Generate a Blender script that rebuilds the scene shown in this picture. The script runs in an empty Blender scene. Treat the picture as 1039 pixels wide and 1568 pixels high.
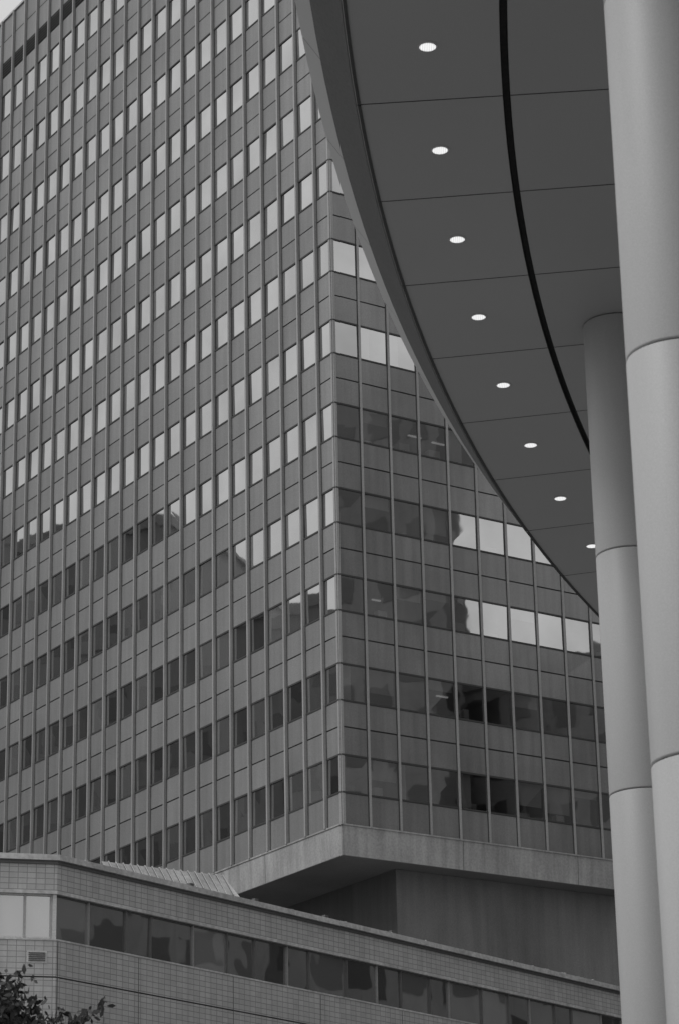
import bpy, math, random
from mathutils import Vector, Matrix
random.seed(7)
sc=bpy.context.scene
COL=sc.collection
# ------------------------------------------------------------------ materials
def newmat(name):
    m=bpy.data.materials.new(name);m.use_nodes=True
    return m,m.node_tree.nodes,m.node_tree.links,m.node_tree.nodes['Principled BSDF']
def surf(name,val,rough=0.6,var=0.12,scale=0.6,streak=0.0,bump=0.0,bscale=40,spec=0.5,metal=0.0,uvtile=None,fine=0.15,fscale=22,coat=0):
    m,n,l,b=newmat(name)
    tc=n.new('ShaderNodeTexCoord')
    src=tc.outputs['UV'] if uvtile else tc.outputs['Object']
    nz=n.new('ShaderNodeTexNoise');nz.inputs['Scale'].default_value=scale;nz.inputs['Detail'].default_value=6
    l.new(tc.outputs['Object'],nz.inputs['Vector'])
    mr=n.new('ShaderNodeMapRange');mr.inputs[1].default_value=.3;mr.inputs[2].default_value=.7
    mr.inputs[3].default_value=1-var;mr.inputs[4].default_value=1+var
    l.new(nz.outputs['Fac'],mr.inputs[0]);cur=mr.outputs[0]
    def mul(a,bb):
        x=n.new('ShaderNodeMath');x.operation='MULTIPLY';l.new(a,x.inputs[0])
        if isinstance(bb,(int,float)): x.inputs[1].default_value=bb
        else: l.new(bb,x.inputs[1])
        return x.outputs[0]
    if fine:
        n3=n.new('ShaderNodeTexNoise');n3.inputs['Scale'].default_value=fscale;n3.inputs['Detail'].default_value=4
        l.new(tc.outputs['Object'],n3.inputs['Vector'])
        m3=n.new('ShaderNodeMapRange');m3.inputs[1].default_value=.3;m3.inputs[2].default_value=.7
        m3.inputs[3].default_value=1-fine;m3.inputs[4].default_value=1+fine
        l.new(n3.outputs['Fac'],m3.inputs[0]);cur=mul(cur,m3.outputs[0])
    if streak:
        mp=n.new('ShaderNodeMapping');mp.inputs['Scale'].default_value=(2.2,2.2,.12)
        l.new(tc.outputs['Object'],mp.inputs[0])
        n2=n.new('ShaderNodeTexNoise');n2.inputs['Scale'].default_value=1.5;n2.inputs['Detail'].default_value=5
        l.new(mp.outputs[0],n2.inputs['Vector'])
        m2=n.new('ShaderNodeMapRange');m2.inputs[1].default_value=.35;m2.inputs[2].default_value=.7
        m2.inputs[3].default_value=1;m2.inputs[4].default_value=1-streak
        l.new(n2.outputs['Fac'],m2.inputs[0]);cur=mul(cur,m2.outputs[0])
    at=n.new('ShaderNodeAttribute');at.attribute_name='rnd'
    m4=n.new('ShaderNodeMath');m4.operation='MULTIPLY_ADD';l.new(at.outputs['Fac'],m4.inputs[0]);m4.inputs[1].default_value=1;m4.inputs[2].default_value=1
    cur=mul(cur,m4.outputs[0])
    if uvtile:
        br=n.new('ShaderNodeTexBrick');br.inputs['Scale'].default_value=1
        br.inputs['Brick Width'].default_value=uvtile[0];br.inputs['Row Height'].default_value=uvtile[1]
        br.inputs['Mortar Size'].default_value=uvtile[2];br.inputs['Mortar Smooth'].default_value=.1
        br.offset=uvtile[3]
        br.inputs['Color1'].default_value=(1.06,)*3+(1,);br.inputs['Color2'].default_value=(.90,)*3+(1,);br.inputs['Mortar'].default_value=(uvtile[4],)*3+(1,)
        l.new(src,br.inputs['Vector']);cur=mul(cur,br.outputs['Color']);
    cur=mul(cur,val)
    cc=n.new('ShaderNodeCombineColor')
    for i in range(3): l.new(cur,cc.inputs[i])
    l.new(cc.outputs[0],b.inputs['Base Color'])
    b.inputs['Roughness'].default_value=rough;b.inputs['Specular IOR Level'].default_value=spec;b.inputs['Metallic'].default_value=metal
    if coat:
        b.inputs['Coat Weight'].default_value=coat;b.inputs['Coat IOR'].default_value=1.8;b.inputs['Coat Roughness'].default_value=.16
    if bump:
        nb=n.new('ShaderNodeTexNoise');nb.inputs['Scale'].default_value=bscale;nb.inputs['Detail'].default_value=4
        l.new(tc.outputs['Object'],nb.inputs['Vector'])
        bp=n.new('ShaderNodeBump');bp.inputs['Strength'].default_value=bump;bp.inputs['Distance'].default_value=.01
        l.new(nb.outputs['Fac'],bp.inputs['Height']);l.new(bp.outputs[0],b.inputs['Normal'])
    return m
def glass(name,refl=.62,dark=.02,fac=.8,wave=.25,rough=.02,clear=False):
    m,n,l,b=newmat(name)
    n.remove(b);out=n['Material Output']
    tc=n.new('ShaderNodeTexCoord')
    nz=n.new('ShaderNodeTexNoise');nz.inputs['Scale'].default_value=.9;nz.inputs['Detail'].default_value=1
    l.new(tc.outputs['Object'],nz.inputs['Vector'])
    bp=n.new('ShaderNodeBump');bp.inputs['Strength'].default_value=wave;bp.inputs['Distance'].default_value=.02
    l.new(nz.outputs['Fac'],bp.inputs['Height'])
    g=n.new('ShaderNodeBsdfGlossy');g.inputs['Roughness'].default_value=rough
    nd=n.new('ShaderNodeTexNoise');nd.inputs['Scale'].default_value=.35;nd.inputs['Detail'].default_value=8
    l.new(tc.outputs['Object'],nd.inputs['Vector'])
    md=n.new('ShaderNodeMapRange');md.inputs[1].default_value=.3;md.inputs[2].default_value=.7;md.inputs[3].default_value=refl*.84;md.inputs[4].default_value=refl*1.06
    at=n.new('ShaderNodeAttribute');at.attribute_name='rnd'
    dm=n.new('ShaderNodeMath');dm.operation='MULTIPLY_ADD';l.new(at.outputs['Fac'],dm.inputs[0]);dm.inputs[1].default_value=-.09;dm.inputs[2].default_value=1.03
    d2_=n.new('ShaderNodeMath');d2_.operation='MULTIPLY';l.new(md.outputs[0],d2_.inputs[0]);l.new(dm.outputs[0],d2_.inputs[1])
    l.new(nd.outputs['Fac'],md.inputs[0]);cg=n.new('ShaderNodeCombineColor')
    for i in range(3): l.new(d2_.outputs[0],cg.inputs[i])
    l.new(cg.outputs[0],g.inputs['Color'])
    l.new(bp.outputs[0],g.inputs['Normal'])
    if clear:
        d=n.new('ShaderNodeBsdfTransparent');d.inputs['Color'].default_value=(.85,.85,.85,1)
    else:
        d=n.new('ShaderNodeBsdfDiffuse')
        ab=n.new('ShaderNodeMath');ab.operation='MULTIPLY_ADD';l.new(at.outputs['Fac'],ab.inputs[0]);ab.inputs[1].default_value=dark*4;ab.inputs[2].default_value=dark
        cc=n.new('ShaderNodeCombineColor')
        for i in range(3): l.new(ab.outputs[0],cc.inputs[i])
        l.new(cc.outputs[0],d.inputs['Color'])
    mx=n.new('ShaderNodeMixShader');mx.inputs[0].default_value=fac
    l.new(d.outputs[0],mx.inputs[1]);l.new(g.outputs[0],mx.inputs[2]);l.new(mx.outputs[0],out.inputs[0])
    return m
M={}
M['panelL']=surf('spandrel_panel_side',.22,.45,.10,.25,.15)
M['panelR']=surf('spandrel_panel_front',.19,.4,.22,.25,.22,coat=.8)  # streak noise puts hazy vertical reflections into the panel colour
M['fin']=surf('aluminium_fin',.32,.5,.08,.3,.15)
M['mull']=surf('mullion_metal',.33,.5,.08,.3,.1)
M['dark']=surf('joint_dark',.05,.8,.1,1)
M['louvre']=surf('louvre_dark',.08,.7,.1,1)
M['glassL']=glass('window_glass_side',.77,.04,.82,.10)
M['glassR']=glass('window_glass_front',.88,.035,.72,.16,clear=True)
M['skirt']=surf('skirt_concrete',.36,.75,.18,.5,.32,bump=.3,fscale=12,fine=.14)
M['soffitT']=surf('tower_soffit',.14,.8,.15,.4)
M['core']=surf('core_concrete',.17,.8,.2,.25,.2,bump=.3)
M['coreShade']=surf('core_concrete_shaded',.08,.8,.18,.25,.25)  # same concrete, darkened to paint in the deep shade of the recess
M['tile']=surf('wall_tile',.43,.45,.06,.4,.16,uvtile=(.24,.15,.010,.0,.5),fine=.06)
M['cap']=surf('parapet_cap',.46,.5,.2,1.2,.1,bump=.3,fine=.2,fscale=8)
M['glassB']=glass('strip_window_glass',.66,.05,.7,.25)
M['frameW']=surf('window_frame_light',.5,.5,.05,1)
M['frameD']=surf('window_frame_dark',.09,.5,.05,1)
M['soffit']=surf('canopy_soffit',.40,.5,.05,.15,fine=.08,fscale=80)
M['lip']=surf('canopy_fascia',.27,.45,.06,.2,fine=.07,fscale=80)
M['slot']=surf('canopy_slot',.07,.9,.05,1)
M['column']=surf('column_cladding',.43,.5,.04,.25,.06,bump=.15,bscale=120,fine=.09,fscale=110)
M['pave']=surf('paving',.22,.85,.12,.08,uvtile=(.8,.8,.01,.0,.7),fine=0)
M['roofing']=surf('roof_gravel',.2,.9,.15,.5)
M['neigh']=surf('neighbour_wall',.13,.8,.15,.1,.2)
M['neighW']=surf('neighbour_window',.025,.3,.1,.5)
M['bark']=surf('bark',.08,.9,.2,6,bump=.6)
M['leaf']=surf('leaf',.05,.5,.3,3,fine=.2)
M['inner']=surf('office_interior',.35,.8,.1,1,fine=0)
M['blind']=surf('window_blind',.75,.8,.05,1,fine=0)
m,n,l,b=newmat('lamp_glow');b.inputs['Base Color'].default_value=(.8,.8,.8,1);b.inputs['Emission Color'].default_value=(1,1,1,1)
tc=n.new('ShaderNodeTexCoord');w=n.new('ShaderNodeTexWave');w.inputs['Scale'].default_value=14
l.new(tc.outputs['Object'],w.inputs[0]);mr=n.new('ShaderNodeMapRange');mr.inputs[3].default_value=.55;mr.inputs[4].default_value=.95
l.new(w.outputs['Fac'],mr.inputs[0]);l.new(mr.outputs[0],b.inputs['Emission Strength']);M['lamp']=m
m,n,l,b=newmat('office_tube_light');b.inputs['Emission Color'].default_value=(1,1,1,1);b.inputs['Emission Strength'].default_value=.4;M['tube']=m
# ------------------------------------------------------------------ mesh builder
class MB:
    def __init__(s): s.v=[];s.f=[];s.m=[];s.uv=[];s.r=[];s.mats=[]
    def mi(s,k):
        if k not in s.mats: s.mats.append(k)
        return s.mats.index(k)
    def poly(s,pts,mat,uv=None,r=0.0):
        i=len(s.v);s.v+= [tuple(p) for p in pts];s.f.append(tuple(range(i,i+len(pts))))
        s.m.append(s.mi(mat));s.uv.append(uv or [(p[0],p[1]) for p in pts]);s.r.append(r)
    def box(s,F,a0,a1,b0,b1,z0,z1,mat,r=0.0):
        P=lambda a,b,z:F(a,b,z)
        q=[([(a0,b1,z0),(a1,b1,z0),(a1,b1,z1),(a0,b1,z1)],0),
           ([(a1,b0,z0),(a0,b0,z0),(a0,b0,z1),(a1,b0,z1)],0),
           ([(a0,b0,z0),(a0,b1,z0),(a0,b1,z1),(a0,b0,z1)],1),
           ([(a1,b1,z0),(a1,b0,z0),(a1,b0,z1),(a1,b1,z1)],1),
           ([(a0,b0,z1),(a0,b1,z1),(a1,b1,z1),(a1,b0,z1)],2),
           ([(a0,b1,z0),(a0,b0,z0),(a1,b0,z0),(a1,b1,z0)],2)]
        for pts,k in q:
            uv=[(p[0],p[2]) if k==0 else ((p[1],p[2]) if k==1 else (p[0],p[1])) for p in pts]
            s.poly([P(*p) for p in pts],mat,uv,r)
    def obj(s,name,parent=None,smooth=False):
        me=bpy.data.meshes.new(name);me.from_pydata(s.v,[],s.f)
        for k in s.mats: me.materials.append(M[k])
        ul=me.uv_layers.new(name='UVMap');i=0
        at=me.attributes.new('rnd','FLOAT','FACE')
        for fi,p in enumerate(me.polygons):
            p.material_index=s.m[fi];at.data[fi].value=s.r[fi];p.use_smooth=smooth
            for c in s.uv[fi]: ul.data[i].uv=c;i+=1
        o=bpy.data.objects.new(name,me);COL.objects.link(o)
        if parent: o.parent=parent
        return o
def empty(name,loc=(0,0,0)):
    e=bpy.data.objects.new(name,None);COL.objects.link(e);return e
def frame(o,d,nrm):
    o=Vector(o);d=Vector(d);nrm=Vector(nrm)
    return lambda a,b,z:(o.x+d.x*a+nrm.x*b,o.y+d.y*a+nrm.y*b,z)
# ------------------------------------------------------------------ ground
g=MB();S=3000
g.poly([(-S,-S,0),(S,-S,0),(S,S,0),(-S,S,0)],'pave',[(-S,-S),(S,-S),(S,S),(-S,S)]);g.obj('ground')
# ------------------------------------------------------------------ tower
aR=math.radians(56.9)
u=Vector((math.sin(aR),math.cos(aR),0));v=Vector((-math.cos(aR),math.sin(aR),0))
P=Vector((-.14,105,0));LU=1.49*24+.1;LV=1.49*30+.2
tower=empty('office_tower')
ZB=27.23;ZT=81.7
def levels():
    L=[(ZB,28.54,'p')]
    for k in range(13):
        t=30.14+3.88*k
        L.append((t-1.6,t,'w'))
        if k<12: L+=[(t,t+1.17,'p'),(t+1.17,t+2.28,'p')]
    L+=[(76.7,77.85,'p'),(77.85,78.8,'l'),(78.8,80.2,'p'),(80.2,ZT-.12,'p')]
    return L
def facade(name,F,length,edge0,pm,gm,fm,fw,fd,pitch=1.49):
    pan=MB();gl=MB();fr=MB()
    edges=[0.0];x=edge0+pitch
    while x<length-.3: edges.append(x);x+=pitch
    edges.append(length)
    for i in range(len(edges)-1):
        a0,a1=edges[i],edges[i+1]
        colr=random.uniform(-.03,.03)
        for z0,z1,t in levels():
            if t=='p':
                r=colr+random.uniform(-.08,.08)
                j=lambda:.035+random.uniform(-.006,.006)
                q=[(a0+.012,z0+.03),(a1-.012,z0+.03),(a1-.012,z1-.03),(a0+.012,z1-.03)]
                pan.poly([F(a,j(),z) for a,z in q],pm,q,r)
            elif t=='l':
                for s_ in range(5):
                    zz=z0+.1+s_*.17
                    q=[(a0,zz),(a1,zz),(a1,zz+.12),(a0,zz+.12)]
                    pan.poly([F(q[0][0],.07,zz),F(q[1][0],.07,zz),F(q[1][0],-.0+.01,zz+.12),F(q[0][0],.01,zz+.12)],'louvre',q,0)
            else:
                q=[(a0,z0+.05),(a1,z0+.05),(a1,z1-.05),(a0,z1-.05)]
                ta,tz,tw=random.gauss(0,.0035),random.gauss(0,.0035),random.gauss(0,.001)
                off=[-ta-tz+tw,ta-tz-tw,ta+tz+tw,-ta+tz-tw]
                bl=random.choice([0,0,.5,1,1.6,2.6])
                gl.poly([F(a,.02+o_,z) for (a,z),o_ in zip(q,off)],gm,q,bl)
                fr.box(F,a0,a1,.0,.06,z0-.02,z0+.05,'dark');fr.box(F,a0,a1,.0,.06,z1-.05,z1+.02,'dark')
    for i,a in enumerate(edges):
        if a==0: fr.box(F,.0,.12,.0,.055,ZB,ZT-.12,fm)
        else:
            fr.box(F,a-fw/2,a+fw/2,.0,fd,ZB,ZT-.12,fm,random.uniform(-.06,.06))
            fr.box(F,a-fw/2-.05,a-fw/2,.0,.045,ZB,ZT-.12,'dark')
    pan.obj(name+'_panels',tower);gl.obj(name+'_windows',tower);fr.obj(name+'_mullions',tower)
    return edges
FR=frame(P,u,-v);FL=frame(P,v,-u)
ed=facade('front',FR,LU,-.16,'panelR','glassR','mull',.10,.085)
facade('side',FL,LV,-.42,'panelL','glassL','fin',.10,.18)
FB=frame(P+v*LV,u,v);FE=frame(P+u*LU,v,u)
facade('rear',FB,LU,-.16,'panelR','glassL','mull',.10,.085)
facade('end',FE,LV,-.42,'panelL','glassL','fin',.10,.18)
b=MB();FT=frame(P,u,v)
# solid body behind a 5 m deep zone of real rooms along the front
b.box(FT,0.003,LU-.003,5.0,LV,ZB,ZT-.14,'inner')
b.box(FT,0,.06,0,5.0,ZB,ZT-.14,'dark');b.box(FT,LU-.06,LU,0,5.0,ZB,ZT-.14,'dark')
b.box(FT,0,.0025,5.0,LV,ZB,ZT-.14,'dark')
lv=[z for z in levels() if z[2]=='w']
prev=ZB
for z0,z1,_ in lv+[(ZT-.14,0,0)]:
    b.box(FT,.06,LU-.06,0,.12,prev,z0+(0.02 if z1 else 0),'dark')
    b.box(FT,.06,LU-.06,.12,4.995,prev+(.0),min(prev+.35,ZT-.2),'inner')
    prev=z1-.02 if z1 else prev
b.box(FT,-.12,LU+.12,-.12,LV+.12,ZT-.12,ZT,'cap')
b.obj('tower_body',tower)
b=MB();random.seed(23)
for li,(z0,z1,_) in enumerate(lv):
    for i in range(len(ed)-1):
        a0,a1=ed[i]+.08,ed[i+1]-.08
        k=random.random()
        if k<.30:
            zb=random.uniform(z0+.3,z1-.3);b.poly([FT(a0,.14,zb),FT(a1,.14,zb),FT(a1,.14,z1),FT(a0,.14,z1)],'blind',None,random.uniform(-.3,.2))
        elif k<.42:
            am=a0+random.uniform(.3,.9);b.poly([FT(a0,.16,z0),FT(am,.16,z0),FT(am,.16,z1),FT(a0,.16,z1)],'blind')
        if random.random()<.14 and li<5:
            d_=random.uniform(.7,2.2);zc=z1-.035;a=a0+random.uniform(0,.6)
            b.box(FT,a,a+random.uniform(.35,.7),d_,d_+.09,zc-.05,zc,'tube')
        if random.random()<.15:
            b.box(FT,ed[i+1]-.1,ed[i+1]+.05,.3,4.9,z0-1.5,z1-.03,'inner')
        if random.random()<.4:
            h=random.uniform(.15,.6);a=a0+random.uniform(0,.7);b.box(FT,a,a+random.uniform(.2,.6),.2,.5,z0-1,z0+h,'blind',random.uniform(-.8,.1))
b.obj('office_interiors',tower);random.seed(11)
b=MB()
for F,L in((FR,LU),(FL,LV),(FB,LU),(FE,LV)):
    x=-.10;step=5.96
    while x<L+.1:
        x1=min(x+step,L+.10)
        b.poly([F(x+.01,.10,ZB-.03),F(x1-.01,.10,ZB-.03),F(x1-.01,.06,25.95),F(x+.01,.06,25.95)],'skirt',None,random.uniform(-.05,.05))
        x=x1
    b.box(F,-.15,L+.15,-.05,.14,ZB-.06,ZB-.0,'skirt')
b.box(FT,-.05,LU+.05,-.05,LV+.05,25.96,ZB-.07,'dark')
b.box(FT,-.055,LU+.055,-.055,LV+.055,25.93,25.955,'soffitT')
b.obj('skirt_beam',tower)
b=MB()
b.box(frame(P,u,v),3.2,LU-3,1.0,LV-6,0,25.92,'core')
b.box(frame(P,u,v),3.19,3.195,1.0,LV-6,0,25.91,'coreShade')  # thin sheet over the left core face, carrying its painted shade
b.obj('core_walls',tower)
b=MB();b.box(FT,6,20,8,30,ZT,ZT+3.5,'neigh');b.obj('plant_room',tower)
# ------------------------------------------------------------------ polygon-ring buildings
def offs(poly,d):
    out=[];n=len(poly)
    for i in range(n):
        p0,p1,p2=Vector(poly[i-1]),Vector(poly[i]),Vector(poly[(i+1)%n])
        e1=(p1-p0).normalized();e2=(p2-p1).normalized()
        n1=Vector((e1.y,-e1.x));n2=Vector((e2.y,-e2.x))
        bi=(n1+n2);bi=bi/(bi.dot(n1))
        out.append(p1+bi*d)
    return out
def prism(mb,poly,d,z0,z1,mat,r=0,caps=True):
    pp=offs(poly,d);n=len(pp);s=0
    for i in range(n):
        a=pp[i];c=pp[(i+1)%n];L=(c-a).length
        mb.poly([(a.x,a.y,z0),(c.x,c.y,z0),(c.x,c.y,z1),(a.x,a.y,z1)],mat,[(s,z0),(s+L,z0),(s+L,z1),(s,z1)],r);s+=L
    if caps:
        mb.poly([(p.x,p.y,z1) for p in pp],mat,None,r);mb.poly([(p.x,p.y,z0) for p in reversed(pp)],mat,None,r)
low=empty('low_tiled_building')
Bc=Vector((-7.68,69.58));d1=Vector((.621,.784));d2=Vector((-.968,-.25)).normalized()
R1=Bc+d1*46;L1=Bc+d2*14
foot=[L1,Bc,R1,R1+Vector((-6,8)),L1+Vector((-2,16))]
foot=[tuple(p) for p in foot]
b=MB()
prism(b,foot,0,16.88,17.68,'tile')
prism(b,foot,.03,16.84,16.93,'cap')
prism(b,foot,.0,14.66,15.62,'tile')
prism(b,foot,-.03,14.58,14.70,'dark')
prism(b,foot,.0,11.6,14.62,'tile')
prism(b,foot,.0,7.0,10.3,'tile');prism(b,foot,0,0,6.0,'tile')
b.obj('tiled_walls',low)
b=MB();prism(b,foot,.02,15.60,15.645,'cap');prism(b,foot,.05,17.64,17.74,'frameD');prism(b,foot,.13,17.73,17.88,'cap')
b.obj('parapet_cap',low)
b=MB()
for z0,z1 in((10.2,11.7),(5.9,7.1)): prism(b,foot,-.12,z0,z1,'glassB')
prism(b,foot,-.16,15.6,16.9,'dark')
xs=[0.0,1.3];k=0
while xs[-1]<44: xs.append(xs[-1]+[1.45,1.0,1.75,1.45,1.2][k%5]);k+=1
Fr=frame((Bc.x,Bc.y,0),(d1.x,d1.y,0),(d1.y,-d1.x,0));Fl=frame((Bc.x,Bc.y,0),(d2.x,d2.y,0),(d2.y,-d2.x,0))
if Vector((d2.y,-d2.x)).y>0: Fl=frame((Bc.x,Bc.y,0),(d2.x,d2.y,0),(-d2.y,d2.x,0))
for a0,a1 in zip(xs,xs[1:]):
    ta,tz=random.gauss(0,.005),random.gauss(0,.005)
    q=[(a0-.02,15.61),(a1-.02,15.61),(a1-.02,16.88),(a0-.02,16.88)];off=[-ta-tz,ta-tz,ta+tz,-ta+tz]
    b.poly([Fr(a,-.12+o_,z) for (a,z),o_ in zip(q,off)],'glassB',q,random.choice([0,0,.4,.8,1.5,0]))
for i in range(19):
    ta,tz=random.gauss(0,.003),random.gauss(0,.003);a0=i*.7+.1;a1=a0+.7
    q=[(a0,15.61),(a1,15.61),(a1,16.88),(a0,16.88)];off=[-ta-tz,ta-tz,ta+tz,-ta+tz]
    b.poly([Fl(a,-.12+o_,z) for (a,z),o_ in zip(q,off)],'glassB',q,1.9)
b.obj('strip_windows',low)
b=MB()
for i,x in enumerate(xs[1:]):
    b.box(Fr,x-.02,x+.02,-.14,-.06,15.6,16.88,'mull',-.2 if i%3==0 else -.65)
b.box(Fr,.0,45,-.14,-.075,16.80,16.88,'frameD');b.box(Fr,.0,45,-.14,-.075,15.60,15.66,'frameD')
b.box(Fl,.0,.10,-.2,-.02,15.6,16.9,'frameW')
for i in range(18):
    b.box(Fl,.10+i*.70,.16+i*.70,-.16,-.06,15.62,16.88,'frameW',-.35)
b.box(Fl,.1,13,-.16,-.065,15.62,15.70,'frameW');b.box(Fl,.1,13,-.16,-.065,16.80,16.88,'frameW')
b.obj('window_frames',low)
b=MB()
for q in (3.18,7.1,11.0,14.9,18.8,22.7,26.6,30.5): b.box(Fr,q,q+.02,-.01,.004,11.6,15.58,'frameD')
b.box(Fr,-.0+.05,.08,-.01,.005,11.6,15.58,'frameD')
for i in range(5): b.box(Fl,.28,.72,.0,.035,15.05+i*.05,15.075+i*.05,'frameD')
b.box(Fl,.24,.76,-.01,.01,15.0,15.32,'frameW')
b.obj('joints_and_vent',low)
b=MB()
for i in range(60):
    a=random.uniform(0,44);w_=random.uniform(.03,.09);h=random.uniform(.02,.06)
    b.box(Fr,a,a+w_,.0,w_,17.87,17.88+h,'cap',random.uniform(-.5,.1))
for a in (8.0,11.2,14.4,5.2): b.box(Fr,a,a+.16,-.05,.08,17.88,17.97,'frameD')
b.obj('parapet_debris',low)
b=MB();rd=Vector((.8377,.5461,0));rn=Vector((.5461,-.8377,0))
Frl=frame((-7.1,75.9,0),rd,rn)
for i in range(17):
    a=i*.24
    b.poly([Frl(a,1.3,17.7),Frl(a+.2+.02,1.3,17.7),Frl(a+.22,0,19.17),Frl(a,0,19.17)],'cap',None,-.25)
    b.box(Frl,a+.205,a+.235,0,.02,17.7,19.19,'frameW')
    b.poly([Frl(a+.205,1.34,17.7),Frl(a+.235,1.34,17.7),Frl(a+.235,.02,19.2),Frl(a+.205,.02,19.2)],'frameW')
b.poly([Frl(4.08,0,19.17),Frl(4.08,1.3,17.7),Frl(4.45,1.3,17.7),Frl(4.45,0,17.7)],'frameW')
b.poly([Frl(0,0,19.17),Frl(0,-1.2,17.7),Frl(4.1,-1.2,17.7),Frl(4.1,0,19.17)],'cap')
b.obj('rooflight',low)
# ------------------------------------------------------------------ neighbour buildings (seen in reflections)
def neighbour(x0,x1,y0,y1,h,step=3.6):
    e=empty('neighbour_office_building');b=MB()
    fp=[(x0,y0),(x1,y0),(x1,y1),(x0,y1)]
    prism(b,fp,0,0,h,'neigh')
    b.obj('walls',e);b=MB()
    z=1.5
    F1=[(frame((x0,y0,0),(1,0,0),(0,-1,0)),x1-x0),(frame((x1,y1,0),(-1,0,0),(0,1,0)),x1-x0),(frame((x0,y1,0),(0,-1,0),(-1,0,0)),y1-y0),(frame((x1,y0,0),(0,1,0),(1,0,0)),y1-y0)]
    while z<h-2.5:
        for F,L in F1:
            a=.8
            while a<L-1.6: b.box(F,a,a+1.7,.0,.03,z,z+1.8,'neighW');a+=2.6
        z+=step
    b.obj('windows',e)
    b=MB();prism(b,fp,.25,h,h+.9,'neigh',.2);b.obj('parapet',e)
neighbour(52,57,55,88.8,70)
neighbour(59,84,85,135,51)
neighbour(-80,-58,112,150,57)
neighbour(-96,-74,152,190,72)
# ------------------------------------------------------------------ canopy
can=empty('curved_entrance_canopy')
cx,cy,Ro=63.55,19.09,63.5;H=15.2
def cp(r,ph,z): return (cx-r*math.cos(ph),cy+r*math.sin(ph),z)
R_=math.radians
ph0=4.84-2.01*22;N=44;seg=4
b=MB()
for k in range(N):
    a0=R_(ph0+2.01*k);a1=R_(ph0+2.01*(k+1))
    for (ra,rb,r_) in ((62.0,63.47,0),(55.0,61.92,-.05),(46.0,54.98,-.05)):
        ga=.009/rb
        rr=r_+random.uniform(-.03,.03)
        for j in range(seg):
            t0=a0+ga+(a1-a0-2*ga)*j/seg;t1=a0+ga+(a1-a0-2*ga)*(j+1)/seg
            b.poly([cp(rb,t0,H),cp(ra,t0,H),cp(ra,t1,H),cp(rb,t1,H)],'soffit',None,rr)
b.obj('soffit_panels',can)
b=MB()
for k in range(N*seg):
    t0=R_(ph0+2.01*k/seg);t1=R_(ph0+2.01*(k+1)/seg)
    b.poly([cp(63.5,t0,H+.10),cp(46,t0,H+.10),cp(46,t1,H+.10),cp(63.5,t1,H+.10)],'slot')
    b.poly([cp(61.93,t0,H+.001),cp(61.93,t0,H+.1),cp(61.93,t1,H+.1),cp(61.93,t1,H+.001)],'slot')
    b.poly([cp(61.99,t0,H+.001),cp(61.99,t0,H+.1),cp(61.99,t1,H+.1),cp(61.99,t1,H+.001)],'slot')
b.obj('shadow_gap',can)
b=MB()
for k in range(N):
    a0=R_(ph0+2.01*k);a1=R_(ph0+2.01*(k+1));ga=.008/63
    for j in range(seg):
        t0=a0+ga+(a1-a0-2*ga)*j/seg;t1=a0+ga+(a1-a0-2*ga)*(j+1)/seg
        b.poly([cp(63.505,t0,H-.012),cp(63.505,t1,H-.012),cp(64.07,t1,H+.86),cp(64.07,t0,H+.86)],'lip')
        b.poly([cp(63.47,t0,H-.012),cp(63.47,t1,H-.012),cp(63.505,t1,H-.012),cp(63.505,t0,H-.012)],'slot')
        b.poly([cp(63.47,t0,H-.012),cp(63.47,t1,H-.012),cp(63.47,t1,H+.1),cp(63.47,t0,H+.1)],'slot')
b.obj('fascia_panels',can)
b=MB()
for k in range(N*seg):
    t0=R_(ph0+2.01*k/seg);t1=R_(ph0+2.01*(k+1)/seg)
    b.poly([cp(64.06,t0,H+.87),cp(64.06,t1,H+.87),cp(46,t1,H+1.1),cp(46,t0,H+1.1)],'roofing')
    b.poly([cp(63.52,t0,H+.0),cp(63.52,t1,H+.0),cp(64.06,t1,H+.85),cp(64.06,t0,H+.85)],'slot')
    b.poly([cp(46,t0,H+.0),cp(46,t1,H+.0),cp(46,t1,H+1.1),cp(46,t0,H+1.1)],'lip')
b.obj('canopy_roof',can)
b=MB()
for k in range(-19,20):
    ph=R_(3.84+1.995*k);c=Vector(cp(62.72,ph,H))
    def ring(r,z,n=28): return [(c.x+r*math.cos(6.2832*i/n),c.y+r*math.sin(6.2832*i/n),z) for i in range(n)]
    o_=ring(.102,H-.008);i_=ring(.084,H-.012)
    for i in range(28): 
        j=(i+1)%28;b.poly([o_[i],i_[i],i_[j],o_[j]],'frameW')
    oo=ring(.102,H+.002)
    for i in range(28):
        j=(i+1)%28;b.poly([oo[i],o_[i],o_[j],oo[j]],'frameW')
    b.poly(list(reversed(ring(.0845,H-.009))),'lamp')
b.obj('downlights',can)
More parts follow.
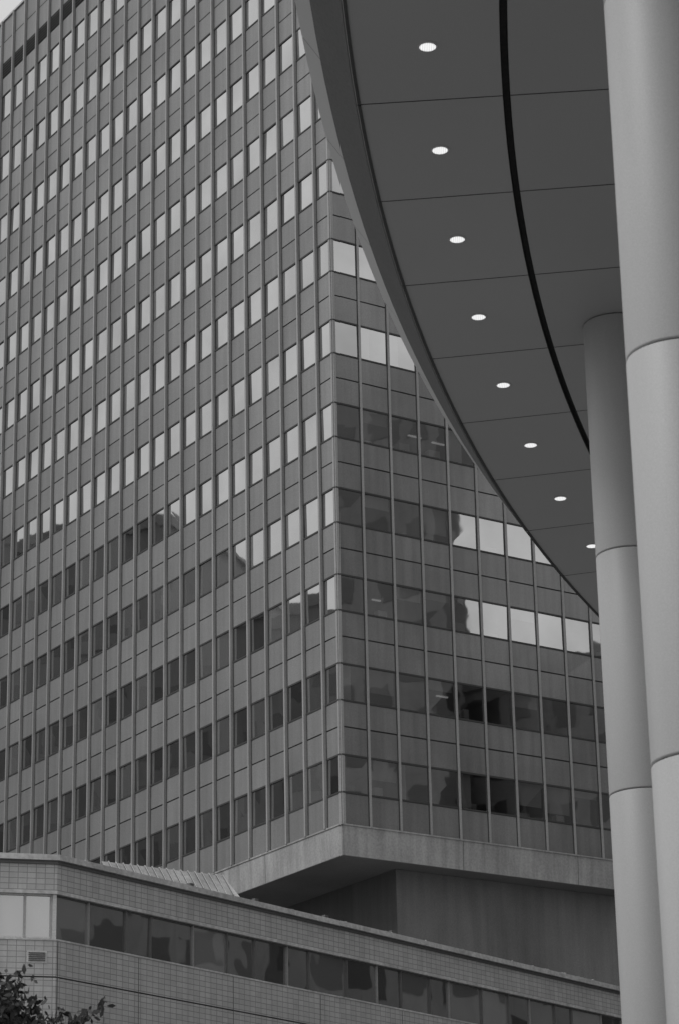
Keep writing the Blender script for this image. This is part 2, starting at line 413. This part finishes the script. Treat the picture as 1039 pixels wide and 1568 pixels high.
# ------------------------------------------------------------------ columns
def column(x,y,r=.40,top=H-.004):
    e=empty('round_column')
    n=96;b=MB();zs=[0.0,.18,3.2,6.23,9.22,12.16,top]
    def rg(rr,z): return [(x+rr*math.cos(6.28318531*i/n),y+rr*math.sin(6.28318531*i/n),z) for i in range(n)]
    for k in range(1,len(zs)-1):
        z0,z1=zs[k],zs[k+1];prof=[(r-.02,z0+.004),(r-.012,z0+.006),(r-.003,z0+.010),(r,z0+.018),(r,z1-.018),(r-.003,z1-.010),(r-.012,z1-.006),(r-.02,z1-.004)]
        rr=random.uniform(-.03,.03)
        for (ra,za),(rb,zb) in zip(prof,prof[1:]):
            A=rg(ra,za);B_=rg(rb,zb)
            for i in range(n):
                j=(i+1)%n;b.poly([A[i],A[j],B_[j],B_[i]],'column',[(i/n,za),((i+1)/n,za),((i+1)/n,zb),(i/n,zb)],rr)
    o=b.obj('cladding_drums',e,True)
    import bmesh
    bm=bmesh.new();bm.from_mesh(o.data);bmesh.ops.remove_doubles(bm,verts=bm.verts,dist=.0005);bm.to_mesh(o.data);bm.free()
    b=MB();A=rg(r-.018,0);B_=rg(r-.018,top)
    for i in range(n): j=(i+1)%n;b.poly([A[i],A[j],B_[j],B_[i]],'dark')
    b.obj('core_tube',e,True)
    b=MB();A=rg(r+.06,0);B_=rg(r+.06,.17)
    for i in range(n): j=(i+1)%n;b.poly([A[i],A[j],B_[j],B_[i]],'column')
    b.poly(B_,'column');b.obj('base_ring',e)
for ph in (-25.2,-13.35,-1.49,10.42,22.3,34.2):
    p=cp(61.1,R_(ph),0);column(p[0],p[1])
for ph in (-25.2,-13.35,-1.49,10.42,22.3,34.2):
    p=cp(49,R_(ph),0);column(p[0],p[1])
# ------------------------------------------------------------------ tree
random.seed(5)
tree=empty('street_tree')
def limb(mb,p0,p1,r0,r1,n=7):
    p0=Vector(p0);p1=Vector(p1);d=(p1-p0).normalized();a=d.orthogonal().normalized();c=d.cross(a)
    A=[p0+(a*math.cos(6.283*i/n)+c*math.sin(6.283*i/n))*r0 for i in range(n)]
    B_=[p1+(a*math.cos(6.283*i/n)+c*math.sin(6.283*i/n))*r1 for i in range(n)]
    for i in range(n): j=(i+1)%n;mb.poly([A[i],A[j],B_[j],B_[i]],'bark')
b=MB();lf=MB()
base=Vector((-4.6,28,0));fork=Vector((-4.55,28,2.6))
limb(b,base,(-4.6,28,1.2),.17,.13,10);limb(b,(-4.6,28,1.2),fork,.13,.11,10)
def leaves(c,rad,num):
    for _ in range(num):
        d=Vector((random.gauss(0,1),random.gauss(0,1),random.gauss(0,.8)));p=c+d*rad*.5
        s_=random.uniform(.03,.06);a=Vector((random.gauss(0,1),random.gauss(0,1),random.gauss(0,.5))).normalized();q=a.orthogonal().normalized()
        q.rotate(Matrix.Rotation(random.uniform(0,6.28),3,a));w=a.cross(q)
        lf.poly([p-q*s_,p+w*s_*.45-q*s_*.2,p+q*s_*.5+w*s_*.3,p+q*s_*1.1,p+q*s_*.5-w*s_*.3,p-w*s_*.45-q*s_*.2],'leaf',None,random.uniform(-.5,.6))
def branch(p,d,L,r,dep):
    e=p+d*L;limb(b,p,e,r,r*.6,6)
    if dep==0 or L<.3:
        for t in (.3,.65,1): leaves(p+d*L*t,.24,34)
        return
    if dep<=1: leaves(e,.28,40)
    for _ in range(random.choice([3,4,4])):
        nd=(d+Vector((random.gauss(0,.55),random.gauss(0,.55),random.gauss(.12,.4)))).normalized()
        branch(p+d*L*random.uniform(.55,1),nd,L*random.uniform(.6,.78),r*.55,dep-1)
for k in range(6):
    a=k*1.047+.3;branch(fork+Vector((0,0,k*.12)),Vector((math.cos(a)*.6,math.sin(a)*.6,.9)).normalized(),1.4,.07,3)
for tgt,nn in (((-3.52,28.1,6.78),80),((-3.85,27.9,6.9),100),((-3.38,28.2,6.5),90),((-3.7,28,6.45),150),((-4.0,28.1,6.6),130),((-3.42,27.9,6.25),90),((-3.9,28,6.15),120),((-3.6,27.8,6.6),120),((-3.55,28.1,6.35),100)):
    s0=Vector((-4.3,28,4.7));t=Vector(tgt);limb(b,s0,t,.025,.006,5)
    for q in (.82,.92,1.0): leaves(s0.lerp(t,q),.2,nn)
for tgt in ((-2.62,28.2,6.58),(-3.0,28,6.5),(-2.85,28,6.4),(-3.15,28,6.38),(-2.75,28,6.45)):
    s0=Vector((-4.2,28,4.9));t=Vector(tgt);limb(b,s0,t,.02,.005,5)
    for q in (.84,.92,1.0): leaves(s0.lerp(t,q),.12,14)
b.obj('trunk_and_limbs',tree);lf.obj('foliage',tree)
# ------------------------------------------------------------------ world + sun
SE,SAZ=math.radians(44),math.radians(241)
w=bpy.data.worlds.new('World');sc.world=w;w.use_nodes=True
n=w.node_tree.nodes;l=w.node_tree.links;bg=n['Background']
sky=n.new('ShaderNodeTexSky');sky.sky_type='NISHITA';sky.sun_disc=False;sky.sun_elevation=SE;sky.sun_rotation=SAZ;sky.dust_density=4;sky.air_density=1.5
bw=n.new('ShaderNodeRGBToBW');l.new(sky.outputs[0],bw.inputs[0])
mx=n.new('ShaderNodeMix');mx.data_type='FLOAT';mx.inputs['Factor'].default_value=.75
l.new(bw.outputs[0],mx.inputs['A']);mx.inputs['B'].default_value=7.6
tc=n.new('ShaderNodeTexCoord');nz=n.new('ShaderNodeTexNoise');nz.inputs['Scale'].default_value=2.5;nz.inputs['Detail'].default_value=5
l.new(tc.outputs['Generated'],nz.inputs['Vector'])
mr=n.new('ShaderNodeMapRange');mr.inputs[1].default_value=.3;mr.inputs[2].default_value=.7;mr.inputs[3].default_value=.9;mr.inputs[4].default_value=1.08
l.new(nz.outputs['Fac'],mr.inputs[0])
mm=n.new('ShaderNodeMath');mm.operation='MULTIPLY';l.new(mx.outputs[0],mm.inputs[0]);l.new(mr.outputs[0],mm.inputs[1])
cc=n.new('ShaderNodeCombineColor')
for i in range(3): l.new(mm.outputs[0],cc.inputs[i])
l.new(cc.outputs[0],bg.inputs[0]);bg.inputs[1].default_value=.1
sd=bpy.data.lights.new('sun','SUN');sd.energy=1.1;sd.angle=math.radians(18);sd.color=(1,1,1)
so=bpy.data.objects.new('sun',sd);COL.objects.link(so)
dirv=Vector((math.sin(SAZ)*math.cos(SE),math.cos(SAZ)*math.cos(SE),math.sin(SE)))
so.rotation_euler=dirv.to_track_quat('Z','Y').to_euler()
# ------------------------------------------------------------------ camera
th=math.radians(20.4);ro=math.radians(1.18)
R0=Vector((1,0,0));U0=Vector((0,-math.sin(th),math.cos(th)));Fw=Vector((0,math.cos(th),math.sin(th)))
U=U0*math.cos(ro)+R0*math.sin(ro);Rr=R0*math.cos(ro)-U0*math.sin(ro)
cam=bpy.data.cameras.new('camera');co=bpy.data.objects.new('camera',cam);COL.objects.link(co)
mt=Matrix((( Rr.x,U.x,-Fw.x,0),(Rr.y,U.y,-Fw.y,0),(Rr.z,U.z,-Fw.z,1.6),(0,0,0,1)))
co.matrix_world=mt
cam.sensor_fit='HORIZONTAL';cam.sensor_width=36;cam.lens=36*4080/1039;cam.clip_end=6000;cam.clip_start=.1
cam.dof.use_dof=True;cam.dof.focus_distance=95;cam.dof.aperture_fstop=11
sc.camera=co
sc.view_settings.view_transform='Standard';sc.view_settings.look='None';sc.view_settings.exposure=0
